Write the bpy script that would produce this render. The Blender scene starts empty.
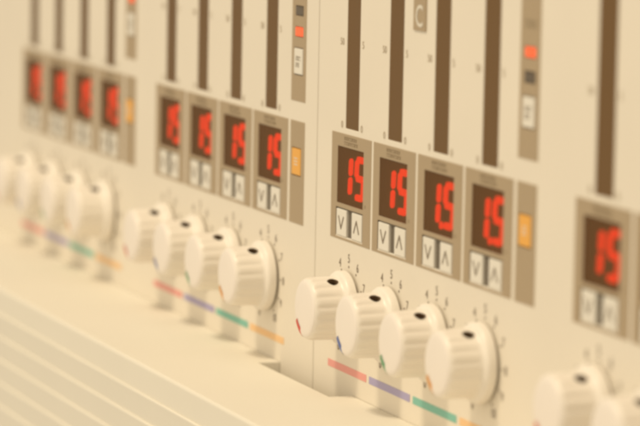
import bpy, bmesh, math, random
from mathutils import Vector, Matrix
random.seed(4)
sc = bpy.context.scene
C = sc.collection

# ---------------------------------------------------------------- scale
U = 0.02            # one channel pitch = 20 mm; all layout numbers below are in pitches
Z0 = 4.9            # height of the display tops above the foot of the housing
def P(x, y, z): return Vector((x*U, y*U, (z+Z0)*U))

# ---------------------------------------------------------------- camera
cam_d = bpy.data.cameras.new('camera'); cam = bpy.data.objects.new('camera', cam_d); C.objects.link(cam)
cp = (27.3596, -10.2911, 2.7591); yaw, pit, rol = 1.214337, 0.1186898, 0.0185786
D = Vector((-math.sin(yaw)*math.cos(pit), math.cos(yaw)*math.cos(pit), -math.sin(pit)))
R = Vector((math.cos(yaw), math.sin(yaw), 0)); V = R.cross(D)
R2 = math.cos(rol)*R + math.sin(rol)*V; V2 = -math.sin(rol)*R + math.cos(rol)*V
m = Matrix((R2, V2, -D)).transposed().to_4x4(); m.translation = P(*cp)
cam.matrix_world = m
cam_d.sensor_width = 36; cam_d.sensor_fit = 'HORIZONTAL'; cam_d.lens = 5.26145*36
cam_d.clip_start = 0.01; cam_d.clip_end = 50
cam_d.dof.use_dof = True; cam_d.dof.focus_distance = 28.85*U; cam_d.dof.aperture_fstop = 23.5
sc.camera = cam

# ---------------------------------------------------------------- light: warm overhead lamp plus an added front fill
w = bpy.data.worlds.new('World'); sc.world = w; w.use_nodes = True
bg = w.node_tree.nodes['Background']; bg.inputs[0].default_value = (1.0, 0.845, 0.615, 1); bg.inputs[1].default_value = 0.60
def area(name, loc, target, size, energy, col):
    l = bpy.data.lights.new(name, 'AREA'); l.shape = 'DISK'; l.size = size; l.energy = energy; l.color = col
    o = bpy.data.objects.new(name, l); C.objects.link(o); o.location = loc
    o.rotation_euler = (Vector(target)-Vector(loc)).to_track_quat('-Z', 'Y').to_euler(); return o
tgt = P(0, 0, -1.5)
area('ceiling_lamp', tgt+Vector((0.02, -0.54, 1.02)), tgt, 0.20, 6.9, (1.0, 0.845, 0.605))
area('front_fill', tgt+Vector((0.0, -1.45, 0.42)), tgt, 0.9, 4.2, (1.0, 0.84, 0.62))  # broad soft fill, added to brighten the panel and knob fronts

sc.view_settings.view_transform = 'Standard'; sc.view_settings.look = 'None'
sc.view_settings.gamma = 1; sc.view_settings.use_curve_mapping = False; sc.view_settings.exposure = 0.0
sc.render.engine = 'CYCLES'; sc.cycles.use_denoising = True
sc.cycles.filter_width = 3.4
sc.cycles.max_bounces = 8

# ---------------------------------------------------------------- materials
def mat(name, col, rough=.45, spec=.5, var=.0, bump=0., scale=60., emit=None, es=0., metal=0.):
    M = bpy.data.materials.new(name); M.use_nodes = True; nt = M.node_tree; b = nt.nodes['Principled BSDF']
    b.inputs['Base Color'].default_value = (*col, 1); b.inputs['Roughness'].default_value = rough
    b.inputs['Specular IOR Level'].default_value = spec; b.inputs['Metallic'].default_value = metal
    if emit: b.inputs['Emission Color'].default_value = (*emit, 1); b.inputs['Emission Strength'].default_value = es
    if var or bump:
        tc = nt.nodes.new('ShaderNodeTexCoord')
    if var:
        n = nt.nodes.new('ShaderNodeTexNoise'); n.inputs['Scale'].default_value = scale; n.inputs['Detail'].default_value = 5
        nt.links.new(tc.outputs['Object'], n.inputs['Vector'])
        mx = nt.nodes.new('ShaderNodeMix'); mx.data_type = 'RGBA'
        mx.inputs[6].default_value = (*[c*(1-var) for c in col], 1); mx.inputs[7].default_value = (*[min(1, c*(1+var)) for c in col], 1)
        nt.links.new(n.outputs['Fac'], mx.inputs[0]); nt.links.new(mx.outputs[2], b.inputs['Base Color'])
        mr = nt.nodes.new('ShaderNodeMapRange'); mr.inputs[3].default_value = rough*.85; mr.inputs[4].default_value = rough*1.15
        nt.links.new(n.outputs['Fac'], mr.inputs[0]); nt.links.new(mr.outputs[0], b.inputs['Roughness'])
    if bump:
        n2 = nt.nodes.new('ShaderNodeTexNoise'); n2.inputs['Scale'].default_value = 2500; n2.inputs['Detail'].default_value = 3
        nt.links.new(tc.outputs['Object'], n2.inputs['Vector'])
        bp = nt.nodes.new('ShaderNodeBump'); bp.inputs['Strength'].default_value = bump; bp.inputs['Distance'].default_value = .0001
        nt.links.new(n2.outputs['Fac'], bp.inputs['Height']); nt.links.new(bp.outputs[0], b.inputs['Normal'])
    return M
M_panel = mat('cream_painted_metal', (.80, .745, .65), .5, .35, .035, .15, 40)
M_ledge = mat('cream_moulded_plastic', (.82, .782, .69), .55, .35, .03, .15, 30)
M_knob = mat('ivory_knob_plastic', (.89, .84, .765), .34, .5, .02, .0, 90)
M_cap = mat('ivory_knob_cap', (.88, .82, .765), .42, .5, .02, .0, 90)
M_grey = mat('warm_grey_bezel', (.42, .33, .222), .5, .25, .04, .1, 120)
M_btn = mat('white_button', (.80, .77, .70), .4, .4, .02, 0, 120)
M_ink = mat('dark_print', (.20, .155, .11), .6, .2)
M_ink2 = mat('faded_grey_print', (.34, .275, .19), .6, .2)
M_ink4 = mat('grey_brown_print', (.25, .19, .12), .6, .2)
M_ink3 = mat('pale_grey_print', (.47, .39, .28), .6, .2)
M_smoke = mat('smoked_brown_window', (.150, .080, .024), .4, .2, .05, 0, 80)
M_tray = mat('brown_display_base', (.075, .042, .02), .6, .2)
M_well = mat('dark_button_well', (.16, .135, .105), .6, .2)
M_amber = mat('amber_button', (.76, .38, .055), .35, .5, 0, 0, 60, (1, .40, .05), .08)
M_led = mat('lit_status_light', (.70, .13, .045), .4, .4, 0, 0, 60, (1, .09, .02), .5)
M_ledoff = mat('unlit_status_light', (.10, .075, .05), .3, .5)
M_screw = mat('dark_steel_screw', (.05, .04, .03), .5, .5, metal=.3)
M_hole = mat('dark_hole_shade', (.20, .13, .07), .5, .4)  # shade inside the knob's screw hole, put into the wall colour
M_seg = mat('red_segment_light', (.5, .02, .01), .5, .2, 0, 0, 60, (1, .022, .010), 2.15)
M_ltr = mat('pale_print', (.72, .68, .60), .5, .3)
COLS = ['red', 'blue', 'green', 'orange']
M_mark = [mat(n+'_pointer_paint', c, .4, .4) for n, c in zip(COLS, [(.66, .06, .035), (.07, .13, .42), (.10, .34, .16), (.74, .31, .03)])]
M_stripe = [mat(n+'_stripe_print', c, .5, .3) for n, c in zip(COLS, [(.80, .36, .33), (.40, .37, .60), (.22, .53, .45), (.86, .57, .30)])]
def pane_mat():
    M = bpy.data.materials.new('smoked_display_filter'); M.use_nodes = True; nt = M.node_tree; b = nt.nodes['Principled BSDF']
    b.inputs['Base Color'].default_value = (.25, .145, .055, 1); b.inputs['Specular IOR Level'].default_value = .25; b.inputs['Roughness'].default_value = .35
    t = nt.nodes.new('ShaderNodeBsdfTransparent'); t.inputs[0].default_value = (.85, .62, .5, 1)
    x = nt.nodes.new('ShaderNodeMixShader'); x.inputs[0].default_value = .34
    nt.links.new(t.outputs[0], x.inputs[1]); nt.links.new(b.outputs[0], x.inputs[2])
    nt.links.new(x.outputs[0], nt.nodes['Material Output'].inputs[0]); return M
M_pane = pane_mat()

# ---------------------------------------------------------------- mesh helpers (pitches; mesh origin local)
def mk(name, bm, mats, bevel=0., smooth=False):
    bmesh.ops.scale(bm, vec=(U, U, U), verts=bm.verts)
    bmesh.ops.recalc_face_normals(bm, faces=bm.faces)
    if bevel:
        es = [e for e in bm.edges if len(e.link_faces) == 2 and e.calc_face_angle(0) > .6]
        bmesh.ops.bevel(bm, geom=es, offset=bevel*U, segments=2, affect='EDGES', profile=.5, clamp_overlap=True)
    me = bpy.data.meshes.new(name); bm.to_mesh(me); bm.free()
    for q in (mats if isinstance(mats, (list, tuple)) else [mats]): me.materials.append(q)
    if smooth:
        for p in me.polygons: p.use_smooth = True
    return me
def ob(name, me, parent=None, loc=(0, 0, 0)):
    o = bpy.data.objects.new(name, me); C.objects.link(o); o.parent = parent
    o.location = Vector(loc)*U; return o
def box(bm, x0, x1, y0, y1, z0, z1, mi=0):
    v = [bm.verts.new((x, y, z)) for x in (x0, x1) for y in (y0, y1) for z in (z0, z1)]
    for f in ((0, 1, 3, 2), (4, 6, 7, 5), (0, 4, 5, 1), (2, 3, 7, 6), (0, 2, 6, 4), (1, 5, 7, 3)):
        bm.faces.new([v[i] for i in f]).material_index = mi
def box_me(name, x0, x1, y0, y1, z0, z1, mt, bevel=0.):
    bm = bmesh.new(); box(bm, x0, x1, y0, y1, z0, z1); return mk(name, bm, mt, bevel)
def plate(bm, x0, x1, z0, z1, y0, y1, holes):
    """slab between y0 (front) and y1 with rectangular through holes (hx0,hx1,hz0,hz1)"""
    xs = sorted({x0, x1, *[h[0] for h in holes], *[h[1] for h in holes]})
    zs = sorted({z0, z1, *[h[2] for h in holes], *[h[3] for h in holes]})
    def solid(i, j):
        if not (0 <= i < len(xs)-1 and 0 <= j < len(zs)-1): return False
        cx, cz = (xs[i]+xs[i+1])/2, (zs[j]+zs[j+1])/2
        return not any(h[0] < cx < h[1] and h[2] < cz < h[3] for h in holes)
    vf, vb = {}, {}
    def g(d, i, j, y):
        if (i, j) not in d: d[(i, j)] = bm.verts.new((xs[i], y, zs[j]))
        return d[(i, j)]
    for i in range(len(xs)-1):
        for j in range(len(zs)-1):
            if not solid(i, j): continue
            for d, y in ((vf, y0), (vb, y1)):
                bm.faces.new([g(d, a, b, y) for a, b in ((i, j), (i+1, j), (i+1, j+1), (i, j+1))])
            for (a, b), (di, dj) in ((((i, j), (i+1, j)), (0, -1)), (((i, j+1), (i+1, j+1)), (0, 1)), (((i, j), (i, j+1)), (-1, 0)), (((i+1, j), (i+1, j+1)), (1, 0))):
                if not solid(i+di, j+dj):
                    bm.faces.new([g(vf, *a, y0), g(vf, *b, y0), g(vb, *b, y1), g(vb, *a, y1)])
def open_box(bm, x0, x1, z0, z1, y0, y1, t=.012):
    """tray open to the front: floor at y1, walls of thickness t"""
    plate(bm, x0-t, x1+t, z0-t, z1+t, y0, y1, [(x0, x1, z0, z1)])
    box(bm, x0-t+.001, x1+t-.001, y1-.004, y1+.012, z0-t+.001, z1+t-.001)
_tc = {}
def text_bm(bm, s, size, cx, cz, y, mi=0, sx=1.0, depth=.004, bold=0.):
    """upright text centred on (cx, cz) of the panel face, as thin solid print"""
    key = (s, bold)
    if key not in _tc:
        cu = bpy.data.curves.new('t', 'FONT'); cu.body = s; cu.size = 1; cu.resolution_u = 3; cu.offset = bold
        t = bpy.data.objects.new('t', cu); C.objects.link(t)
        dg = bpy.context.evaluated_depsgraph_get(); me = bpy.data.meshes.new_from_object(t.evaluated_get(dg))
        vs = [(v.co.x, v.co.y) for v in me.vertices]; fs = [list(p.vertices) for p in me.polygons]
        bpy.data.objects.remove(t); bpy.data.curves.remove(cu); bpy.data.meshes.remove(me)
        x0, x1 = min(v[0] for v in vs), max(v[0] for v in vs); y0, y1 = min(v[1] for v in vs), max(v[1] for v in vs)
        _tc[key] = ([(a-(x0+x1)/2, b-(y0+y1)/2) for a, b in vs], fs, y1-y0)
    vs, fs, h = _tc[key]; k = size/h
    nv = [bm.verts.new((cx+a*k*sx, y, cz+b*k)) for a, b in vs]
    for f in fs:
        try: bm.faces.new([nv[i] for i in f]).material_index = mi
        except ValueError: pass
def stroke(bm, x0, x1, z0, z1, y, mi=0): box(bm, x0, x1, y, y+.003, z0, z1, mi)
def bar(bm, p, q, wd, y0, y1, mi=0):
    """flat bar from p to q (x,z) on the face"""
    d = Vector((q[0]-p[0], q[1]-p[1])).normalized(); n = Vector((-d.y, d.x))*wd/2
    pts = [(p[0]+n.x, p[1]+n.y), (q[0]+n.x, q[1]+n.y), (q[0]-n.x, q[1]-n.y), (p[0]-n.x, p[1]-n.y)]
    a = [bm.verts.new((x, y0, z)) for x, z in pts]; b = [bm.verts.new((x, y1, z)) for x, z in pts]
    fs = [bm.faces.new(a), bm.faces.new(b[::-1])]+[bm.faces.new((a[i], b[i], b[(i+1) % 4], a[(i+1) % 4])) for i in range(4)]
    for f in fs: f.material_index = mi

def thing(name, label, cat, loc, group=None):
    o = bpy.data.objects.new(name, None); C.objects.link(o); o.location = loc; o.empty_display_size = .01
    o['label'] = label; o['category'] = cat
    if group: o['group'] = group
    return o

# ---------------------------------------------------------------- layout constants (from the photograph)
MW = 5.0866                     # width of one group of four channels
BW, SO, SW = .9486, 4.017, .368
ZB = -.9243                     # foot of the grey display units
WX0, WX1, WT, WB = .147, .7714, -.1147, -.6084
SX0, SX1, SB, ST = .3135, .626, .05, 3.1
UT = .1787                      # foot of the upper status strip
KX, KZ = .462, -1.492
BT, BB, BX1 = -2.008, -2.071, .9313
ZC = -2.24
BTN = (.125, .775, -.905, -.648)

# ---- display unit meshes
bm = bmesh.new(); plate(bm, 0, BW, ZB, 0, -.004, .004, [(WX0, WX1, WB, WT), BTN]); me_bezel = mk('bezel', bm, M_grey, .0015)
bm = bmesh.new(); open_box(bm, WX0, WX1, WB, WT, .0045, .045); me_tray = mk('display_tray', bm, M_tray)
bm = bmesh.new(); open_box(bm, *BTN, .0045, .022); me_well = mk('button_well', bm, M_well)
me_pane = box_me('display_pane', WX0+.003, WX1-.003, -.0005, .004, WB+.003, WT-.003, M_pane)
def button(x0, x1, up):
    bm = bmesh.new(); z0, z1 = -.893, -.660
    box(bm, x0, x1, -.006, .04, z0, z1)
    for f in bm.faces: f.material_index = 0
    me_es = [e for e in bm.edges]
    bmesh.ops.bevel(bm, geom=me_es, offset=.008, segments=2, affect='EDGES', profile=.5)
    cx, cz = (x0+x1)/2, (z0+z1)/2; a = .055 if up else -.055
    bar(bm, (cx-.062, cz-a), (cx+.002, cz+a), .017, -.0085, -.005, 1)
    bar(bm, (cx+.062, cz-a), (cx-.002, cz+a), .017, -.0088, -.005, 1)
    return mk('push_button', bm, [M_btn, M_ink])
me_bd, me_bu = button(.145, .385, False), button(.515, .755, True)
def glyph_rows(bm, x0, x1, z0, z1, rows, y, mi=0, gap=.3):
    """small print too fine to read: broken rows of short strokes"""
    h = (z1-z0)/(rows*1.6-.6)
    for r in range(rows):
        zt = z1-r*1.6*h; x = x0
        while x < x1-.02:
            wd = random.uniform(.022, .04)
            k = random.random()
            stroke(bm, x, min(x1, x+wd), zt-h*.28, zt, y, mi)
            if k < .75: stroke(bm, x+wd*.35, x+wd*.65, zt-h*.72, zt-h*.28, y, mi)
            stroke(bm, x+(0 if k < .5 else .008), min(x1, x+wd*.9), zt-h, zt-h*.72, y, mi)
            x += wd+.014
bm = bmesh.new(); glyph_rows(bm, .305, .63, -.092, -.024, 2, -.0065); me_hdr = mk('lettering', bm, M_ink4)
bm = bmesh.new(); bar(bm, (.822, -.565), (.822, -.590), .024, -.0065, -.002); me_dot = mk('print_dot', bm, M_ink2)
SEG = {'1': 'bc', '5': 'afgcd'}
def digit(ch, x0):
    """slanted seven segment figure in the recess"""
    wdt, zt, zb, t, s = .225, -.172, -.556, .055, math.tan(math.radians(5))
    zm = (zt+zb)/2; g = .006
    bm = bmesh.new()
    def seg(p, q):
        d = Vector((q[0]-p[0], q[1]-p[1])).normalized(); n = Vector((-d.y, d.x)); h = t/2
        pts = [Vector(p)+d*g, Vector(p)+d*(g+h*.7)+n*h, Vector(q)-d*(g+h*.7)+n*h, Vector(q)-d*g, Vector(q)-d*(g+h*.7)-n*h, Vector(p)+d*(g+h*.7)-n*h]
        f = [bm.verts.new((x0+a.x+(a.y-zm)*s, .019, a.y)) for a in pts]; b = [bm.verts.new((x0+a.x+(a.y-zm)*s, .0415, a.y)) for a in pts]
        bm.faces.new(f); bm.faces.new(b[::-1])
        for i in range(6): bm.faces.new((f[i], b[i], b[(i+1) % 6], f[(i+1) % 6]))
    l, r, T, B = t/2, wdt-t/2, zt-t/2, zb+t/2
    L = {'a': ((l, T), (r, T)), 'b': ((r, T), (r, zm)), 'c': ((r, zm), (r, B)), 'd': ((l, B), (r, B)), 'e': ((l, zm), (l, B)), 'f': ((l, T), (l, zm)), 'g': ((l, zm), (r, zm))}
    for k in SEG[ch]: seg(*L[k])
    return mk('digit', bm, M_seg)
DX = .445-.5*(.215*2+.095)
me_d1, me_d5 = digit('1', DX), digit('5', DX+.31)
bm = bmesh.new(); bmesh.ops.create_cone(bm, segments=14, radius1=.031, radius2=.031, depth=.014, cap_ends=True, matrix=Matrix.Translation((DX+.252, .034, -.538)) @ Matrix.Rotation(math.pi/2, 4, 'X'))
me_dp = mk('decimal_point', bm, M_seg)

# ---- knob meshes (origin at knob centre on the panel)
def lathe(prof, n, flutes=0):
    bm = bmesh.new(); rings = []
    for y, r, amp in prof:
        ring = []
        for i in range(n):
            a = 2*math.pi*i/n; rr = r
            if amp: 
                ph = (a*flutes/(2*math.pi)) % 1.0
                rr = r-amp*(.5+.5*math.cos(2*math.pi*ph))**2
            ring.append(bm.verts.new((rr*math.sin(a), y, rr*math.cos(a))))
        rings.append(ring)
    for a, b in zip(rings, rings[1:]):
        for i in range(n): bm.faces.new((a[i], a[(i+1) % n], b[(i+1) % n], b[i]))
    bm.faces.new(rings[0]); bm.faces.new(rings[-1][::-1])
    return bm
prof = [(-.022, .292, 0), (-.022, .310, 0), (-.030, .320, 0), (-.070, .322, 0), (-.092, .319, 0), (-.107, .310, 0), (-.114, .298, 0), (-.118, .288, 0),
        (-.126, .2795, .0), (-.140, .2755, .002), (-.160, .274, .006), (-.255, .273, .009), (-.340, .271, .010), (-.356, .2695, .008), (-.368, .2665, .004), (-.379, .262, .001), (-.388, .256, 0), (-.395, .249, 0)]
bm = lathe(prof, 180, 18); me_k = mk('knob', bm, M_knob, smooth=True)
cut = bmesh.new(); bmesh.ops.create_cone(cut, segments=24, radius1=.050, radius2=.050, depth=.3, cap_ends=True, matrix=Matrix.Rotation(math.radians(25), 4, 'Y') @ Matrix.Translation((0, -.190, .27)))
me_cut = mk('cut', cut, M_hole)
ka = bpy.data.objects.new('ka', me_k); kb = bpy.data.objects.new('kb', me_cut); C.objects.link(ka); C.objects.link(kb)
bo = ka.modifiers.new('b', 'BOOLEAN'); bo.operation = 'DIFFERENCE'; bo.object = kb; bo.solver = 'EXACT'; bo.material_mode = 'TRANSFER'
dg = bpy.context.evaluated_depsgraph_get(); dg.update()
me_knob = bpy.data.meshes.new_from_object(ka.evaluated_get(dg)); me_knob.name = 'knob'
bpy.data.objects.remove(ka); bpy.data.objects.remove(kb)
for p in me_knob.polygons: p.use_smooth = True
me_knob.set_sharp_from_angle(angle=math.radians(38))
bm = lathe([(-.390, .2492, 0), (-.3955, .2485, 0), (-.4035, .237, 0), (-.409, .212, 0), (-.413, .13, 0), (-.4145, .05, 0), (-.415, .01, 0)], 64); me_cap = mk('cap', bm, M_cap, smooth=True)
bm = bmesh.new(); bmesh.ops.create_cone(bm, segments=20, radius1=.046, radius2=.046, depth=.03, cap_ends=True, matrix=Matrix.Rotation(math.radians(25), 4, 'Y') @ Matrix.Translation((0, -.190, .150)))
me_set = mk('set_screw', bm, M_screw)
def pointer(mt):
    """painted arc on the rounded front rim, by the 0 mark"""
    bm = bmesh.new(); sec = [(-.379, .2625), (-.388, .2565), (-.3955, .2495), (-.400, .2435), (-.4055, .233), (-.409, .216), (-.4105, .195), (-.4116, .178)]
    a0, a1, n = -124, -165, 16; rings = []
    for i in range(n+1):
        t = i/n; a = math.radians(a0+(a1-a0)*t)
        k = 1 if t < .75 else 1-.4*(t-.75)/.25
        row = []
        for q, (y, r) in enumerate(sec):
            yy = sec[1][0]+(y-sec[1][0])*k; rr = sec[1][1]+(r-sec[1][1])*k
            row.append(bm.verts.new(((rr+.0015)*math.sin(a), yy-.0025, (rr+.0015)*math.cos(a))))
        rings.append(row)
    for a, b in zip(rings, rings[1:]):
        for i in range(len(sec)-1): bm.faces.new((a[i], a[i+1], b[i+1], b[i]))
    return mk('pointer_mark', bm, mt, smooth=True)
me_ptr = [pointer(x) for x in M_mark]
bm = bmesh.new(); bmesh.ops.create_cone(bm, segments=24, radius1=.08, radius2=.08, depth=.05, cap_ends=True, matrix=Matrix.Translation((0, -.004, 0)) @ Matrix.Rotation(math.pi/2, 4, 'X'))
me_shaft = mk('shaft', bm, M_screw)
bm = bmesh.new()
for i in range(11):
    a = math.radians(-150+30*i)
    text_bm(bm, str(i), .076, .425*math.sin(a), .425*math.cos(a), -.003, 0, .95)
    bar(bm, (.352*math.sin(a)-.009, .352*math.cos(a)), (.352*math.sin(a)+.009, .352*math.cos(a)), .018, -.003, .002)
me_scale = mk('dial_scale', bm, M_ink)
me_str = [box_me('colour_stripe', 0, BX1, -.004, .004, BB, BT, x) for x in M_stripe]
me_meter = box_me('level_slot', SX0-.03, SX1+.03, .005, .05, SB-.03, ST+.03, M_smoke)
bm = bmesh.new()
for zz, s in ((.795, '50'), (.078, '0')):
    text_bm(bm, s, .062, .205 if len(s) > 1 else .235, zz, -.003, 0, 1.1); text_bm(bm, s[0], .062, .705, zz, -.003, 0, 1.15)
me_tick = mk('slot_numerals', bm, M_ink3)

# ---- status strips
ORG = (.045, .285, -.495, -.240); WBT = (.065, .30, .412, .660); L1 = (.085, .29, .945, 1.035); L2 = (.085, .29, .755, .848)
bm = bmesh.new(); plate(bm, 0, SW, ZB, 0, -.004, .004, [ORG]); me_low = mk('lower_status_strip', bm, M_grey, .0015)
bm = bmesh.new(); plate(bm, 0, SW, UT, ST, -.004, .004, [WBT, L1, L2]); me_upp = mk('upper_status_strip', bm, M_grey, .0015)
def lens(r, mt, y0=-.020, e=.008):
    bm = bmesh.new(); box(bm, r[0]+e, r[1]-e, y0, .03, r[2]+e, r[3]-e)
    return bm
def amber():
    bm = lens(ORG, None, -.008); bmesh.ops.bevel(bm, geom=list(bm.edges), offset=.008, segments=2, affect='EDGES', profile=.5)
    cx, cz = (ORG[0]+ORG[1])/2, (ORG[2]+ORG[3])/2
    for q in range(3): stroke(bm, cx-.045, cx+.045, cz-.03+q*.028, cz-.02+q*.028, -.010, 1)
    return mk('amber_button', bm, [M_amber, M_ltr])
me_amb = amber()
def wbtn():
    bm = lens(WBT, None, -.010); bmesh.ops.bevel(bm, geom=list(bm.edges), offset=.008, segments=2, affect='EDGES', profile=.5)
    cx, cz = (WBT[0]+WBT[1])/2, (WBT[2]+WBT[3])/2
    glyph_rows(bm, cx-.055, cx+.06, cz-.05, cz+.045, 2, -.012, 1)
    return mk('mode_button', bm, [M_btn, M_ink])
me_wb = wbtn()
me_l = {}
for nm, r in (('u', L1), ('d', L2)):
    for on in (0, 1): me_l[nm, on] = mk('status_light', lens(r, None, -.006, .006), M_led if on else M_ledoff, .004)
bm = bmesh.new(); glyph_rows(bm, .07, .31, 1.175, 1.235, 1, -.0065); me_st = mk('lettering', bm, M_ink2)
bm = bmesh.new(); open_box(bm, *ORG, .0045, .04); me_w1 = mk('button_well', bm, M_well)

# ---------------------------------------------------------------- the two control panels
def build_panel(label, x0, x1, groups, letter=None):
    base = P(groups[0][0]*MW, 0, -3.4)
    root = thing('control_panel', label, 'control panel', base, 'control panels side by side above the ledge')
    ox = groups[0][0]*MW; dz = 3.4
    holes = []
    for gi, lit in groups:
        gx = gi*MW-ox
        for k in range(4):
            holes.append((gx+k+.04, gx+k+BW-.04, ZB+.03, -.03)); holes.append((gx+k+SX0, gx+k+SX1, SB, ST))
        holes.append((gx+SO+.03, gx+SO+SW-.03, ZB+.03, -.03)); holes.append((gx+SO+.03, gx+SO+SW-.03, UT+.03, ST-.03))
    bm = bmesh.new(); plate(bm, x0-ox, x1-ox, -3.4, 3.5, 0, .06, holes)
    ob('faceplate', mk('faceplate', bm, M_panel, .006), root, (0, 0, dz))
    ob('back_cover', box_me('back_cover', x0-ox+.02, x1-ox-.02, .09, .14, -3.4, 3.48, M_well), root, (0, 0, dz))
    for gi, lit in groups:
        gx = gi*MW-ox
        for k in range(4):
            L = (gx+k, 0, dz)
            ob('level_slot', me_meter, root, L)
            ob('slot_numerals', me_tick, root, L)
            d = ob('display_unit', me_bezel, root, L)
            ob('display_tray', me_tray, d); ob('button_well', me_well, d); ob('display_pane', me_pane, d)
            ob('digit', me_d1, d); ob('digit', me_d5, d)
            if gi == 0 and k in (2, 3): ob('decimal_point', me_dp, d)
            ob('push_button', me_bd, d); ob('push_button', me_bu, d); ob('lettering', me_hdr, d); ob('print_dot', me_dot, d)
            kn = ob('knob', me_knob, root, (gx+k+KX, 0, dz+KZ)); kn['label'] = 'fluted ivory knob with %s pointer mark' % COLS[k]
            ob('cap', me_cap, kn); ob('set_screw', me_set, kn); ob('shaft', me_shaft, kn)
            pm = ob('pointer_mark', me_ptr[k], kn); pm['label'] = '%s painted pointer on the knob rim' % COLS[k]
            ob('dial_scale', me_scale, root, (gx+k+KX, 0, dz+KZ))
            s = ob('colour_stripe', me_str[k], root, L); s['label'] = '%s printed stripe under a knob' % ['pinkish red', 'violet blue', 'teal green', 'pale orange'][k]
        L = (gx+SO, 0, dz)
        lo = ob('lower_status_strip', me_low, root, L); a = ob('amber_button', me_amb, lo); a['label'] = 'lit amber push button'
        ob('button_well', me_w1, lo)
        up = ob('upper_status_strip', me_upp, root, L); ob('mode_button', me_wb, up); ob('lettering', me_st, up)
        for nm, on in (('u', lit == 'u'), ('d', lit == 'd')):
            q = ob('status_light', me_l[nm, int(on)], up); q['label'] = 'lit orange red square status light' if on else 'unlit dark square status light'
        if letter and gi == 0:
            bm = bmesh.new(); box(bm, 1.852, 2.118, -.012, .003, 1.003, 1.36); ln = ob('letter_plate', mk('letter_plate', bm, M_grey, .003), root, (gx, 0, dz))
            bm = bmesh.new(); text_bm(bm, letter, .185, 1.985, 1.125, -.0145, 0, .95, bold=.012); ob('letter', mk('letter', bm, M_ltr), ln)
    return root
SEAM = -.387
build_panel('cream control panel with the small letter C plate between its level slots', SEAM+.008, SEAM+2*MW, [(0, 'u'), (1, 'u')], 'C')
build_panel('cream control panel beside the C panel, its lower status lights lit', SEAM-2*MW-1.4, SEAM-.008, [(-2, 'd'), (-1, 'd')])

# ---------------------------------------------------------------- ledge with ridged front
LX0, LX1 = -12.0, 10.0; NX0, NX1, ND = -1.25, .612, -.213; YF = -1.275
led = thing('front_ledge', 'cream ledge with notched back edge and ridged front, below the knobs', 'ledge', P(-1, -.6, -Z0))
ld = (1, .6, Z0)
bm = bmesh.new()
pts = [(LX0, -.004), (NX0, -.004), (NX0, ND), (NX1, ND), (NX1, -.004), (LX1, -.004), (LX1, YF), (LX0, YF)]
t_ = [bm.verts.new((x, y, ZC)) for x, y in pts]; b_ = [bm.verts.new((x, y, ZC-.256)) for x, y in pts]
bm.faces.new(t_); bm.faces.new(b_[::-1])
for i in range(8): bm.faces.new((t_[i], b_[i], b_[(i+1) % 8], t_[(i+1) % 8]))
bmesh.ops.recalc_face_normals(bm, faces=bm.faces)
fe = [e for e in bm.edges if all(abs(v.co.y-YF) < 1e-5 for v in e.verts) and all(abs(v.co.z-ZC) < 1e-5 for v in e.verts)]
bmesh.ops.bevel(bm, geom=fe, offset=.030, segments=4, affect='EDGES', profile=.5)
ne = [e for e in bm.edges if all(v.co.y > ND-.01 for v in e.verts) and len(e.link_faces) == 2 and e.calc_face_angle(0) > .6 and all(v.co.z > ZC-.01 for v in e.verts)]
bmesh.ops.bevel(bm, geom=ne, offset=.010, segments=2, affect='EDGES', profile=.5)
ob('top_shelf', mk('top_shelf', bm, M_ledge), led, ld)
# ridges: each a moulded slat with a rounded upper lip that slopes back towards the next
H = .242
def slat():
    bm = bmesh.new()
    pr = [(-1.12, 0), (-1.264, 0), (-1.282, -.003), (-1.290, -.008), (-1.293, -.015), (-1.293, -.021), (-1.292, -.028), (-1.287, -.10), (-1.281, -.17), (-1.2745, -H), (-1.12, -H)]
    a = [bm.verts.new((LX0, y, z)) for y, z in pr]; b = [bm.verts.new((LX1, y, z)) for y, z in pr]
    bm.faces.new(a); bm.faces.new(b[::-1])
    for i in range(len(pr)): bm.faces.new((a[i], b[i], b[(i+1) % len(pr)], a[(i+1) % len(pr)]))
    me = mk('ridge', bm, M_ledge, smooth=True); me.set_sharp_from_angle(angle=math.radians(35)); return me
me_sl = slat(); z = ZC-.2565
for i in range(9):
    ob('ridge', me_sl, led, (ld[0], ld[1], ld[2]+z)); z -= H+.0005
ob('back_rail', box_me('back_rail', LX0+.05, LX1-.05, -1.118, -.9, -Z0, ZC-.2565, M_ledge), led, ld)
